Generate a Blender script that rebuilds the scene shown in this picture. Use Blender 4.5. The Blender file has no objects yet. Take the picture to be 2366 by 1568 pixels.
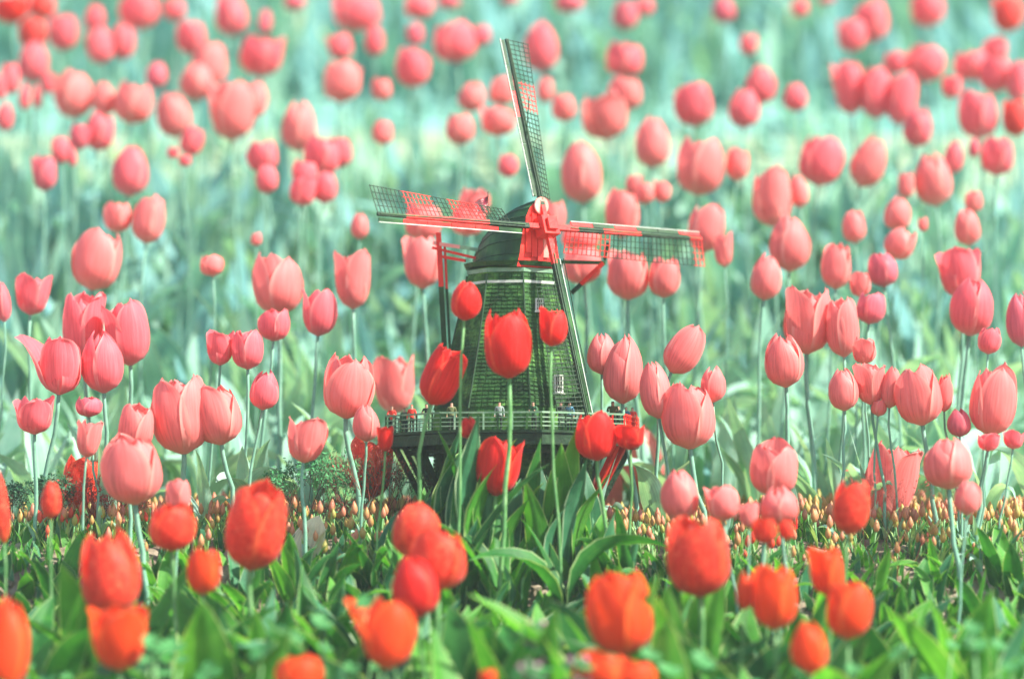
import bpy, bmesh, math, random
import numpy as np
from mathutils import Vector, Matrix, Euler
rnd = random.Random(7)
R = math.radians
S = bpy.context.scene
C = S.collection

# ------------------------------------------------------------------ camera
F = 6570.0                       # focal length in pixels of a 2366 px wide picture (a 100 mm lens)
PITCH = R(4.0)
CAMZ = 0.80
cam_d = bpy.data.cameras.new('camera'); cam = bpy.data.objects.new('camera', cam_d); C.objects.link(cam)
cam_d.sensor_width = 36.0; cam_d.lens = F * 36.0 / 2366.0
cam_d.clip_start = 0.05; cam_d.clip_end = 200
cam.location = (0, 0, CAMZ); cam.rotation_euler = (math.pi / 2 + PITCH, 0, 0)
cam_d.dof.use_dof = True; cam_d.dof.focus_distance = 3.16; cam_d.dof.aperture_fstop = 1.9
S.camera = cam
# ------------------------------------------------------------------ world, sun, exposure
SUN_EL, SUN_AZ = 46.0, 112.0      # azimuth measured from +Y (view direction) towards +X (right)
w = bpy.data.worlds.new('World'); S.world = w; w.use_nodes = True
nt = w.node_tree; nt.nodes.clear()
sky = nt.nodes.new('ShaderNodeTexSky'); sky.sky_type = 'NISHITA'; sky.sun_disc = False
sky.sun_elevation = R(SUN_EL); sky.sun_rotation = R(SUN_AZ)
bg = nt.nodes.new('ShaderNodeBackground'); bg.inputs['Strength'].default_value = 0.115
wo = nt.nodes.new('ShaderNodeOutputWorld')
nt.links.new(sky.outputs[0], bg.inputs[0]); nt.links.new(bg.outputs[0], wo.inputs[0])
sd = bpy.data.lights.new('sun', 'SUN'); so = bpy.data.objects.new('sun', sd); C.objects.link(so)
sd.energy = 4.8; sd.angle = R(0.6); sd.color = (1.0, 0.95, 0.86)
sv = Vector((math.cos(R(SUN_EL)) * math.sin(R(SUN_AZ)), math.cos(R(SUN_EL)) * math.cos(R(SUN_AZ)), math.sin(R(SUN_EL))))
so.rotation_euler = sv.to_track_quat('Z', 'Y').to_euler(); so.location = sv * 20
S.view_settings.view_transform = 'Standard'; S.view_settings.look = 'None'
S.view_settings.exposure = 1.30; S.view_settings.gamma = 1.0
S.cycles.max_bounces = 7; S.cycles.transmission_bounces = 5; S.cycles.diffuse_bounces = 4
S.cycles.volume_bounces = 1
S.cycles.use_denoising = True

# ------------------------------------------------------------------ coordinates
cp, sp_ = math.cos(PITCH), math.sin(PITCH)
def fr(x, v, d):                 # right, up, forward of the lens axis, in metres -> world
    return Vector((x, d * cp - v * sp_, CAMZ + d * sp_ + v * cp))
def at(px, py, d):
    return fr((px - 1183) / F * d, -(py - 784) / F * d, d)
def vdir(x, v, d): return fr(x, v, d) - fr(0, 0, 0)
def plane_d(py): return 1.0 / (0.2247 + 1.06e-4 * py)
_prof = [(2.45, -.66), (2.7, -.50), (2.9, -.35), (3.05, -.25), (3.12, -.222), (3.42, -.226), (3.56, -.272),
         (4.0, -.088), (5, .354), (6, .796), (8, 1.68), (10, 2.45), (14, 3.3)]
_pw = [fr(0, v, d) for d, v in _prof]
PY = np.array([-4, 2.0, 2.25] + [p.y for p in _pw] + [30]); PZ = np.array([0, 0, .03] + [p.z for p in _pw] + [_pw[-1].z + 1])
def gz(x, y):
    z = float(np.interp(y, PY, PZ))
    k = 1.0 if y < 3.0 else .35
    return z + k * (.010 * math.sin(x * 7.3 + y * 3.1) + .008 * math.sin(x * 17.7 - y * 9.0) + .004 * math.sin(x * 41 + y * 37))

# ------------------------------------------------------------------ object helpers
def link(o, parent=None):
    C.objects.link(o)
    if parent is not None: o.parent = parent
    return o
def tag(o, label=None, cat=None, group=None, kind=None):
    if label: o['label'] = label
    if cat: o['category'] = cat
    if group: o['group'] = group
    if kind: o['kind'] = kind
    return o
def empty(name, loc, rz=0):
    o = bpy.data.objects.new(name, None); o.empty_display_size = .02
    o.location = loc; o.rotation_euler = (0, 0, rz); return link(o)
def mk(name, verts, faces, mats, parent=None, smooth=True, uvs=None, midx=None, matname=None):
    me = bpy.data.meshes.new(name); me.from_pydata(verts, [], faces)
    for m in (mats if isinstance(mats, (list, tuple)) else [mats]): me.materials.append(m)
    if smooth: me.shade_smooth()
    if midx is not None: me.polygons.foreach_set('material_index', midx)
    if uvs is not None:
        ul = me.uv_layers.new(name='UVMap')
        vi = np.empty(len(me.loops), dtype=np.int32); me.loops.foreach_get('vertex_index', vi)
        ul.data.foreach_set('uv', np.asarray(uvs, dtype=np.float32)[vi].ravel())
    me.update()
    if name is None: return me
    return link(bpy.data.objects.new(name, me), parent)
class MB:
    def __init__(s): s.v = []; s.f = []; s.m = []
    def _q(s, idx, m): s.f.append(idx); s.m.append(m)
    def box(s, c, hx, hy, hz, ax=None, m=0):          # centre, half sizes, axes
        X, Y, Z = ax or (Vector((1, 0, 0)), Vector((0, 1, 0)), Vector((0, 0, 1)))
        b = len(s.v); c = Vector(c)
        for sx in (-1, 1):
            for sy in (-1, 1):
                for sz in (-1, 1): s.v.append(c + X * hx * sx + Y * hy * sy + Z * hz * sz)
        for q in ((0, 1, 3, 2), (4, 6, 7, 5), (0, 4, 5, 1), (2, 3, 7, 6), (0, 2, 6, 4), (1, 5, 7, 3)):
            s._q(tuple(b + i for i in q), m)
    def beam(s, a, b_, wx, wy, up=None, m=0):         # bar from a to b with cross-section wx (side) x wy (up)
        a = Vector(a); b_ = Vector(b_); Z = (b_ - a); L = Z.length; Z.normalize()
        up = Vector(up or (0, 0, 1))
        if abs(up.normalized().dot(Z)) > .98: up = Vector((0, 1, 0))
        X = Z.cross(up).normalized(); Y = X.cross(Z)
        s.box((a + b_) / 2, wx / 2, wy / 2, L / 2, (X, Y, Z), m)
    def tube(s, pts, rad, n=6, m=0, cap=True):
        base = len(s.v); P = [Vector(p) for p in pts]
        if not isinstance(rad, (list, tuple)): rad = [rad] * len(P)
        for i, p in enumerate(P):
            t = (P[min(i + 1, len(P) - 1)] - P[max(i - 1, 0)]).normalized()
            a = t.cross(Vector((0, 1, 0)) if abs(t.y) < .9 else Vector((1, 0, 0))).normalized(); c = t.cross(a)
            for k in range(n):
                th = 2 * math.pi * k / n; s.v.append(p + (a * math.cos(th) + c * math.sin(th)) * rad[i])
        for i in range(len(P) - 1):
            for k in range(n):
                k2 = (k + 1) % n
                s._q((base + i * n + k, base + i * n + k2, base + (i + 1) * n + k2, base + (i + 1) * n + k), m)
        if cap:
            s._q(tuple(base + k for k in range(n))[::-1], m); s._q(tuple(base + (len(P) - 1) * n + k for k in range(n)), m)
    def build(s, name, mats, parent=None, smooth=False):
        return mk(name, s.v, s.f, mats, parent, smooth, midx=s.m)

# ------------------------------------------------------------------ materials
def newmat(name):
    m = bpy.data.materials.new(name); m.use_nodes = True; t = m.node_tree; t.nodes.clear()
    o = t.nodes.new('ShaderNodeOutputMaterial'); return m, t, o
def N(t, typ, **kw):
    n = t.nodes.new(typ)
    for k, v in kw.items():
        if k.startswith('i_'): n.inputs[k[2:].replace('_', ' ')].default_value = v
        else: setattr(n, k, v)
    return n
def ramp(t, stops):
    r = t.nodes.new('ShaderNodeValToRGB'); e = r.color_ramp.elements
    while len(e) < len(stops): e.new(.5)
    for x, (p, c) in zip(e, stops): x.position = p; x.color = (*c, 1) if len(c) == 3 else c
    return r
def mix(t, fac, a, b, mode='MIX'):
    n = t.nodes.new('ShaderNodeMix'); n.data_type = 'RGBA'; n.blend_type = mode
    for inp, val in ((n.inputs[0], fac), (n.inputs[6], a), (n.inputs[7], b)):
        if isinstance(val, (int, float)): inp.default_value = val
        elif isinstance(val, tuple): inp.default_value = (*val, 1) if len(val) == 3 else val
        else: t.links.new(val, inp)
    return n.outputs[2]
def rough_mat(name, c1, c2, c3=None, scale=30, rough=.7, bump=.3, bscale=None, coord='Object', spec=.3, detail=6):
    m, t, o = newmat(name)
    tc = N(t, 'ShaderNodeTexCoord')
    n1 = N(t, 'ShaderNodeTexNoise', i_Scale=scale, i_Detail=detail, i_Roughness=.6); t.links.new(tc.outputs[coord], n1.inputs['Vector'])
    r = ramp(t, [(.32, c1), (.52, c2), (.70, c3 or c2)]); t.links.new(n1.outputs[0], r.inputs[0])
    b = N(t, 'ShaderNodeBsdfPrincipled', i_Roughness=rough); b.inputs['Specular IOR Level'].default_value = spec
    t.links.new(r.outputs[0], b.inputs['Base Color'])
    n2 = N(t, 'ShaderNodeTexNoise', i_Scale=bscale or scale * 4, i_Detail=5); t.links.new(tc.outputs[coord], n2.inputs['Vector'])
    bp = N(t, 'ShaderNodeBump', i_Strength=bump, i_Distance=.004); t.links.new(n2.outputs[0], bp.inputs['Height'])
    t.links.new(bp.outputs[0], b.inputs['Normal']); t.links.new(b.outputs[0], o.inputs[0])
    return m
def petal_mat(name, base, edge, foot, trans=.35, var=.08, mottle=False):
    m, t, o = newmat(name)
    uv = N(t, 'ShaderNodeUVMap'); sx = N(t, 'ShaderNodeSeparateXYZ'); t.links.new(uv.outputs[0], sx.inputs[0])
    oi = N(t, 'ShaderNodeObjectInfo')
    mp = N(t, 'ShaderNodeMapping'); mp.inputs['Scale'].default_value = (26, 1.6, 1); t.links.new(uv.outputs[0], mp.inputs[0])
    ad = N(t, 'ShaderNodeVectorMath', operation='ADD'); t.links.new(mp.outputs[0], ad.inputs[0])
    cb = N(t, 'ShaderNodeCombineXYZ'); mu = N(t, 'ShaderNodeMath', operation='MULTIPLY'); mu.inputs[1].default_value = 40
    t.links.new(oi.outputs['Random'], mu.inputs[0]); t.links.new(mu.outputs[0], cb.inputs[2]); t.links.new(cb.outputs[0], ad.inputs[1])
    st = N(t, 'ShaderNodeTexNoise', i_Scale=1.0, i_Detail=4, i_Roughness=.65); t.links.new(ad.outputs[0], st.inputs['Vector'])
    dk = tuple(c * .72 for c in base); lt = tuple(min(1, c * 1.12 + .035) for c in base)
    r = ramp(t, [(.3, dk), (.52, base), (.72, lt)]); t.links.new(st.outputs[0], r.inputs[0])
    # pale rim: distance from the middle of the petal in u
    a = N(t, 'ShaderNodeMath', operation='SUBTRACT'); a.inputs[1].default_value = .5; t.links.new(sx.outputs[0], a.inputs[0])
    b = N(t, 'ShaderNodeMath', operation='ABSOLUTE'); t.links.new(a.outputs[0], b.inputs[0])
    rr = ramp(t, [(.40, (0, 0, 0)), (.495, (1, 1, 1))]); t.links.new(b.outputs[0], rr.inputs[0])
    c1 = mix(t, rr.outputs[0], r.outputs[0], edge)
    rf = ramp(t, [(.0, (1, 1, 1)), (.22, (0, 0, 0))]); t.links.new(sx.outputs[1], rf.inputs[0])
    c2 = mix(t, rf.outputs[0], c1, foot)
    if mottle:
        gp = N(t, 'ShaderNodeNewGeometry'); mn = N(t, 'ShaderNodeTexNoise', i_Scale=230, i_Detail=3, i_Roughness=.7, i_Distortion=1.2); t.links.new(gp.outputs['Position'], mn.inputs['Vector'])
        m1 = ramp(t, [(.36, (1, 1, 1)), (.45, (0, 0, 0))]); t.links.new(mn.outputs[0], m1.inputs[0]); c2 = mix(t, m1.outputs[0], c2, (.50, .035, .008))
        m2 = ramp(t, [(.55, (0, 0, 0)), (.64, (1, 1, 1))]); t.links.new(mn.outputs[0], m2.inputs[0]); c2 = mix(t, m2.outputs[0], c2, (1.0, .20, .09))
    hs = N(t, 'ShaderNodeHueSaturation'); t.links.new(c2, hs.inputs['Color'])
    mr = N(t, 'ShaderNodeMapRange'); mr.inputs['To Min'].default_value = 1 - var * 1.5; mr.inputs['To Max'].default_value = 1 + var
    t.links.new(oi.outputs['Random'], mr.inputs[0]); t.links.new(mr.outputs[0], hs.inputs['Value'])
    p = N(t, 'ShaderNodeBsdfPrincipled', i_Roughness=.48); p.inputs['Specular IOR Level'].default_value = .2
    p.inputs['Sheen Weight'].default_value = .12; p.inputs['Sheen Roughness'].default_value = .4
    bp = N(t, 'ShaderNodeBump', i_Strength=.22, i_Distance=.002); t.links.new(st.outputs[0], bp.inputs['Height']); t.links.new(bp.outputs[0], p.inputs['Normal'])
    tr = N(t, 'ShaderNodeBsdfTranslucent'); t.links.new(hs.outputs[0], p.inputs['Base Color']); t.links.new(hs.outputs[0], tr.inputs[0])
    mx = N(t, 'ShaderNodeMixShader'); mx.inputs[0].default_value = trans
    t.links.new(p.outputs[0], mx.inputs[1]); t.links.new(tr.outputs[0], mx.inputs[2]); t.links.new(mx.outputs[0], o.inputs[0])
    return m
def leaf_mat(name, c1, c2, c3, rim, trans=.3, rimw=.455, rough=.50, spec=.3):
    m, t, o = newmat(name)
    uv = N(t, 'ShaderNodeUVMap'); sx = N(t, 'ShaderNodeSeparateXYZ'); t.links.new(uv.outputs[0], sx.inputs[0])
    tc = N(t, 'ShaderNodeTexCoord'); gm = N(t, 'ShaderNodeNewGeometry')
    n = N(t, 'ShaderNodeTexNoise', i_Scale=14, i_Detail=5, i_Roughness=.65); t.links.new(gm.outputs['Position'], n.inputs['Vector'])
    r = ramp(t, [(.33, c1), (.5, c2), (.68, c3)]); t.links.new(n.outputs[0], r.inputs[0])
    mp = N(t, 'ShaderNodeMapping'); mp.inputs['Scale'].default_value = (45, 1.2, 1); t.links.new(uv.outputs[0], mp.inputs[0])
    st = N(t, 'ShaderNodeTexNoise', i_Scale=1, i_Detail=2); t.links.new(mp.outputs[0], st.inputs['Vector'])
    sr = ramp(t, [(.35, (.78, .78, .78)), (.65, (1.16, 1.16, 1.16))]); t.links.new(st.outputs[0], sr.inputs[0])
    c = mix(t, 1.0, r.outputs[0], sr.outputs[0], 'MULTIPLY')
    a = N(t, 'ShaderNodeMath', operation='SUBTRACT'); a.inputs[1].default_value = .5; t.links.new(sx.outputs[0], a.inputs[0])
    b = N(t, 'ShaderNodeMath', operation='ABSOLUTE'); t.links.new(a.outputs[0], b.inputs[0])
    rr = ramp(t, [(rimw, (0, 0, 0)), (rimw + .025, (1, 1, 1))]); t.links.new(b.outputs[0], rr.inputs[0])
    c = mix(t, rr.outputs[0], c, rim)
    p = N(t, 'ShaderNodeBsdfPrincipled', i_Roughness=rough); p.inputs['Specular IOR Level'].default_value = spec if rough < .7 else .15
    bp = N(t, 'ShaderNodeBump', i_Strength=.25, i_Distance=.002); t.links.new(st.outputs[0], bp.inputs['Height']); t.links.new(bp.outputs[0], p.inputs['Normal'])
    tr = N(t, 'ShaderNodeBsdfTranslucent'); t.links.new(c, p.inputs['Base Color'])
    ct = mix(t, 1.0, c, (1.5, 1.5, .7), 'MULTIPLY'); t.links.new(ct, tr.inputs[0])
    mx = N(t, 'ShaderNodeMixShader'); mx.inputs[0].default_value = trans
    t.links.new(p.outputs[0], mx.inputs[1]); t.links.new(tr.outputs[0], mx.inputs[2]); t.links.new(mx.outputs[0], o.inputs[0])
    return m
PET = {
 'o': petal_mat('petal_orange_red', (.95, .075, .008), (1.0, .20, .04), (.80, .16, .03), .38),
 'r': petal_mat('petal_red', (.86, .020, .014), (.97, .10, .05), (.72, .05, .02), .36),
 's': petal_mat('petal_mottled_red', (.92, .050, .024), (1.0, .16, .06), (.70, .12, .03), .36, .06, True),
 'm': petal_mat('petal_coral_red', (.90, .075, .060), (.98, .22, .15), (.78, .12, .07), .36),
 'p': petal_mat('petal_hazed_coral', (.99, .245, .225), (1.0, .43, .36), (.88, .38, .33), .34, .05),  # this and the next two: bright haze wash put into the petal colour
 'k': petal_mat('petal_hazed_rose', (.99, .165, .190), (1.0, .34, .32), (.84, .30, .32), .34, .06),
 'd': petal_mat('petal_hazed_dusty_rose', (.84, .15, .19), (.95, .28, .28), (.66, .22, .26), .28, .06),
}
LEAF = {
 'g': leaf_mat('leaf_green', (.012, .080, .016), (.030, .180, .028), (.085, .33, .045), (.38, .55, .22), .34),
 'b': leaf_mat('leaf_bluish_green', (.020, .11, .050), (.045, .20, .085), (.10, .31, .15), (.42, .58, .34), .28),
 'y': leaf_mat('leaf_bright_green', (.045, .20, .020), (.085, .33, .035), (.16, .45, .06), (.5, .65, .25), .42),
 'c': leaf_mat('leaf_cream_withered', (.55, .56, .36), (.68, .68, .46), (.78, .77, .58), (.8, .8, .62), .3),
 'p': leaf_mat('leaf_hazed_sage', (.20, .42, .31), (.30, .54, .43), (.44, .64, .52), (.44, .60, .46), .3, rough=.75),  # this and the teal: veil of far haze mixed into the leaf colour
 't': leaf_mat('leaf_hazed_teal', (.11, .30, .30), (.17, .40, .40), (.26, .48, .47), (.32, .55, .50), .3, rough=.75),
}
M_soil = rough_mat('soil', (.10, .075, .05), (.24, .19, .13), (.40, .34, .25), scale=40, rough=.95, bump=.9, bscale=180)
M_far = rough_mat('hazed_ground', (.12, .32, .27), (.18, .38, .32), (.24, .42, .34), scale=5, rough=.95, bump=.3)  # hillside ground lightened in its colour to imitate haze
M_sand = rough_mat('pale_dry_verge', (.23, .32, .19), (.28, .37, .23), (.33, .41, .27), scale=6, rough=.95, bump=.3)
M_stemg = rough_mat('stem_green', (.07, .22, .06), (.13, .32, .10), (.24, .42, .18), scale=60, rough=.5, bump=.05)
M_stemp = rough_mat('stem_hazed', (.13, .30, .20), (.18, .38, .26), (.26, .46, .33), scale=60, rough=.7, bump=.05)  # stem colour paled as if seen through haze
M_green = rough_mat('mill_green_paint', (.004, .026, .006), (.014, .065, .014), (.05, .15, .03), scale=20, rough=.55, bump=.25)
M_body = rough_mat('mill_mossy_boards', (.004, .024, .004), (.022, .10, .012), (.14, .36, .05), scale=34, rough=.75, bump=.5)
M_shing = rough_mat('mill_shingles', (.004, .022, .004), (.018, .080, .012), (.14, .33, .06), scale=30, rough=.8, bump=.5)
M_dark = rough_mat('mill_dark_timber', (.006, .022, .008), (.012, .042, .015), (.03, .08, .03), scale=60, rough=.6)
M_red = rough_mat('mill_red_paint', (.62, .014, .010), (.80, .022, .014), (.90, .05, .03), scale=50, rough=.5, bump=.15)
M_pale = rough_mat('mill_pale_green_trim', (0.12, 0.252, 0.144), (0.204, 0.348, 0.216), (0.3, 0.42, 0.288), scale=50, rough=.6, bump=.15)
M_white = rough_mat('mill_white_trim', (0.44, 0.528, 0.416), (0.56, 0.608, 0.512), (0.64, 0.656, 0.592), scale=50, rough=.5, bump=.1)
M_brick = rough_mat('mill_brick_base', (.005, .03, .006), (.03, .12, .02), (.16, .32, .08), scale=30, rough=.85, bump=.7)
M_pink = rough_mat('mill_salmon_paint', (.80, .20, .16), (.90, .30, .24), (.95, .42, .34), scale=50, rough=.5, bump=.1)
def glassy():
    m, t, o = newmat('window_glass'); b = N(t, 'ShaderNodeBsdfPrincipled', i_Roughness=.08)
    b.inputs['Base Color'].default_value = (.02, .03, .03, 1); t.links.new(b.outputs[0], o.inputs[0]); return m
M_glass = glassy()
M_twig = rough_mat('twig_bark', (.03, .02, .015), (.06, .045, .03), (.10, .08, .05), scale=80)
M_twigr = rough_mat('red_twig_bark', (.12, .02, .015), (.25, .05, .035), (.35, .10, .06), scale=80)
def plain(name, c, rough=.6):
    return rough_mat(name, tuple(x * .7 for x in c), c, tuple(min(1, x * 1.25) for x in c), scale=120, rough=rough, bump=.1)

# ------------------------------------------------------------------ ground
def sheet(name, y0, y1, x0, x1, ny, nx, mat, dz=0):
    ys = np.linspace(y0, y1, ny); xs = np.linspace(x0, x1, nx); v = []; f = []
    for y in ys:
        for x in xs:
            v.append((x, y, gz(x, y) + dz + .003 * math.sin(x * 90 + y * 71) * math.sin(y * 120 - x * 35)))
    for j in range(ny - 1):
        for i in range(nx - 1):
            a = j * nx + i; f.append((a, a + 1, a + nx + 1, a + nx))
    return tag(mk(name, v, f, mat), kind='structure')
sheet('ground', 2.0, 3.62, -3, 3, 110, 220, M_soil)
sheet('foreground_ground', -6, 2.0, -14, 14, 14, 30, M_soil)
g2 = sheet('side_ground', 2.0, 3.62, -14, -3, 20, 12, M_soil); g3 = sheet('side_ground', 2.0, 3.62, 3, 14, 20, 12, M_soil)
sheet('hillside', 3.62, 22, -14, 14, 130, 60, M_far)
sheet('dry_verge', at(0, 640, 4.75).y - .28, at(0, 640, 4.75).y + .22, -14, 14, 12, 60, M_sand, .012)
# ------------------------------------------------------------------ haze: thin even air round camera and scene
hm, ht, ho = newmat('haze_air'); pv = N(ht, 'ShaderNodeVolumePrincipled'); pv.inputs['Density'].default_value = .008
pv.inputs['Color'].default_value = (.80, .95, .93, 1); ht.links.new(pv.outputs[0], ho.inputs['Volume'])
hb = MB(); hb.box((0, 8, 3.2), 15.5, 15.5, 4.6); hz = hb.build('haze', hm); tag(hz, kind='stuff')

# ------------------------------------------------------------------ leaf and petal meshes
def leaf_geo(seed, W, bend, fold, wav, th0=.08, nt_=11, nv=7):
    q = random.Random(seed); v = []; uv = []; f = []
    x = z = 0.0; ph = q.uniform(0, 6); ph2 = q.uniform(0, 6); side = q.uniform(-.35, .35); tw = q.uniform(-.9, .9)
    for i in range(nt_):
        t = i / (nt_ - 1); th = th0 + bend * t ** 1.6
        if i: x += math.sin(th) / (nt_ - 1); z += math.cos(th) / (nt_ - 1)
        hw = W * (math.sin(math.pi * min(1, .12 + .88 * t)) ** .75) * (1 - .25 * t) if t < 1 else 0.002
        nx, nz = -math.cos(th), math.sin(th)
        a = tw * t
        for j in range(nv):
            s = -1 + 2 * j / (nv - 1)
            off = fold * abs(s) * hw + wav * hw * s * s * math.sin(7.5 * t + (ph if s < 0 else ph2)) * 1.0
            lat = s * hw
            yy = lat * math.cos(a) + off * math.sin(a); oo = off * math.cos(a) - lat * math.sin(a) * .6
            v.append((x + nx * oo, yy + side * t * t * .3, z + nz * oo)); uv.append((j / (nv - 1), t))
    for i in range(nt_ - 1):
        for j in range(nv - 1):
            k = i * nv + j; f.append((k, k + 1, k + nv + 1, k + nv))
    return v, f, uv
LV = []
for i in range(10):
    q = random.Random(100 + i)
    LV.append(leaf_geo(i, q.uniform(.075, .125), [.25, .45, .7, 1.0, 1.5, 1.9, .35, .9, .55, 2.3][i], q.uniform(.25, .6), q.uniform(.15, .5)))
BROAD = [leaf_geo(40 + i, .13 + .015 * i, [.3, .9, .6][i], .35, .25) for i in range(3)]
_lm = {}
def leaf_mesh(i, tone, broad=False):
    k = (i, tone, broad)
    if k not in _lm:
        g = (BROAD if broad else LV)[i]
        me = bpy.data.meshes.new('leaf'); me.from_pydata(g[0], [], g[1]); me.materials.append(LEAF[tone]); me.shade_smooth()
        ul = me.uv_layers.new(name='UVMap'); vi = np.empty(len(me.loops), dtype=np.int32); me.loops.foreach_get('vertex_index', vi)
        ul.data.foreach_set('uv', np.asarray(g[2], dtype=np.float32)[vi].ravel()); _lm[k] = me
    return _lm[k]
def add_leaf(parent, i, tone, length, rz, tilt=0, loc=(0, 0, 0), broad=False, wid=1.0):
    o = bpy.data.objects.new('leaf', leaf_mesh(i, tone, broad)); o.location = loc
    o.rotation_euler = (0, tilt, rz); o.scale = (length, length * wid, length); return link(o, parent)

UU = [0, .05, .13, .26, .42, .58, .72, .84, .93, 1.0]
PROF = {
 'closed': [.10, .46, .76, .96, 1.0, .97, .86, .68, .50, .28],
 'cup':    [.10, .46, .76, .95, 1.0, 1.0, .95, .86, .76, .64],
 'open':   [.10, .42, .68, .86, .95, 1.0, 1.02, 1.03, 1.05, 1.08],
 'flare':  [.10, .42, .70, .92, 1.08, 1.26, 1.44, 1.62, 1.76, 1.9],
}
_pm = {}
def petal_mesh(kind, inner, var, tone):
    k = (kind, inner, var, tone)
    if k in _pm: return _pm[k]
    q = random.Random(hash((len(kind), inner, var)) & 0xffff); pr = PROF[kind]; nv = 9; v = []; f = []; uv = []
    A = R(66 if not inner else 58); pw = q.uniform(3.4, 5.4); tip = q.uniform(.90, 1.0) * (.96 if inner else 1)
    curl = q.uniform(-.06, .09) + (.03 if kind != 'closed' else 0); skew = q.uniform(-.12, .12); ph = q.uniform(0, 6)
    fine = 15
    for i in range(fine):
        u = math.sin(math.pi / 2 * i / (fine - 1)) ** 1.05; r = float(np.interp(u, UU, pr)) * (.90 if inner else 1.0)
        a = A * max(0.0, 1 - u ** pw) ** .5
        if u > .999: a = R(5.0)
        for j in range(nv):
            s = -1 + 2 * j / (nv - 1); th = a * s + skew * u
            rr = r * (1 + .035 * math.exp(-(s / .16) ** 2) * math.sin(math.pi * u) + curl * abs(s) ** 2.5 * (.3 + u) + .018 * math.sin(9 * u + ph + 3 * s))
            if abs(s) == 1: rr += .035 * u
            zz = u * tip + (.015 * math.sin(11 * s + 2 * ph) * max(0, u - .6) / .4) + .02 * math.sin(5 * s + ph) * u ** 3 - (.035 * (s * s) * u * u)
            v.append((rr * math.cos(th), rr * math.sin(th), zz)); uv.append((j / (nv - 1), u))
    for i in range(fine - 1):
        for j in range(nv - 1):
            kk = i * nv + j; f.append((kk, kk + 1, kk + nv + 1, kk + nv))
    me = bpy.data.meshes.new('petal'); me.from_pydata(v, [], f); me.materials.append(PET[tone]); me.shade_smooth()
    ul = me.uv_layers.new(name='UVMap'); vi = np.empty(len(me.loops), dtype=np.int32); me.loops.foreach_get('vertex_index', vi)
    ul.data.foreach_set('uv', np.asarray(uv, dtype=np.float32)[vi].ravel()); _pm[k] = me
    return me

# ------------------------------------------------------------------ the windmill
MD = 3.25                                   # its distance
U = MD / F                                  # one picture pixel there, in metres
mill_o = at(1186, 1262, MD)                 # foot of the tower
mill = empty('windmill', mill_o)
tag(mill, 'dark green smock windmill with four lattice sails and a railed gallery among the tulips', 'windmill')
def ml(px, py, dep=0.0):                    # picture pixel + depth pixels at the mill -> mill-local point
    return at(px, py, MD) + vdir(0, 0, dep * U) - mill_o
def mv(x, y, dep): return vdir(x * U, y * U, dep * U)
ctr = lambda py: ml(1186, py)
def octo(py, rad, rot=R(22.5), n=8, cx=0):
    c = ctr(py); return [Vector((c.x + cx * U + rad * U * math.cos(rot + 2 * math.pi * k / n), c.y + rad * U * math.sin(rot + 2 * math.pi * k / n), c.z)) for k in range(n)]
ROT = R(12)
def loft(rings, mat, name, parent, caps=True, smooth=False):
    v = []; f = []; n = len(rings[0])
    for r in rings: v += r
    for i in range(len(rings) - 1):
        for k in range(n):
            k2 = (k + 1) % n; f.append((i * n + k, i * n + k2, (i + 1) * n + k2, (i + 1) * n + k))
    if caps: f.append(tuple(range(n))[::-1]); f.append(tuple((len(rings) - 1) * n + k for k in range(n)))
    return mk(name, v, f, mat, parent, smooth)
def body_r(py): return float(np.interp(py, [625, 700, 790, 860, 937, 1000], [104, 118, 139, 158, 181, 195]))
tower = loft([octo(py, body_r(py), ROT) for py in (1010, 960, 937, 900, 860, 825, 790, 745, 700, 660, 625)], M_body, 'tower', mill)
base = loft([octo(py, r_, ROT) for py, r_ in ((1275, 192), (1190, 188), (1090, 184), (1008, 182))], M_brick, 'brick_base', mill)
# shingle courses on the tower: real overlapping boards, thousands of them
sb = MB()
py = 945.0
q = random.Random(3)
while py > 640:
    hgt = 9.0
    r0, r1 = octo(py, body_r(py) + 2.2, ROT), octo(py - hgt, body_r(py - hgt) + .6, ROT)
    for k in range(8):
        a0, a1, b0, b1 = r0[k], r0[(k + 1) % 8], r1[k], r1[(k + 1) % 8]
        mid = (a0 + a1) / 2 - Vector((ctr(py).x, ctr(py).y, a0.z)); nrm = mid.normalized()
        if nrm.y > .5: continue
        cnt = max(4, int((a1 - a0).length / (13 * U))); offs = q.random()
        for i in range(cnt):
            s0 = (i + .04 + q.uniform(0, .05)) / cnt; s1 = (i + .96) / cnt; o_ = nrm * q.uniform(0, 1.3) * U; dz = Vector((0, 0, q.uniform(-1, 1) * U))
            p0 = a0.lerp(a1, s0) + o_ + dz; p1 = a0.lerp(a1, s1) + o_ + dz; p2 = b0.lerp(b1, s1); p3 = b0.lerp(b1, s0)
            n0 = len(sb.v); sb.v += [p0, p1, p2, p3, p0 - nrm * 2 * U, p1 - nrm * 2 * U]
            sb._q((n0, n0 + 1, n0 + 2, n0 + 3), 0); sb._q((n0 + 1, n0, n0 + 4, n0 + 5), 0)
    py -= hgt
tag(sb.build('shingle_cladding', M_shing, mill), kind='stuff')
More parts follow.
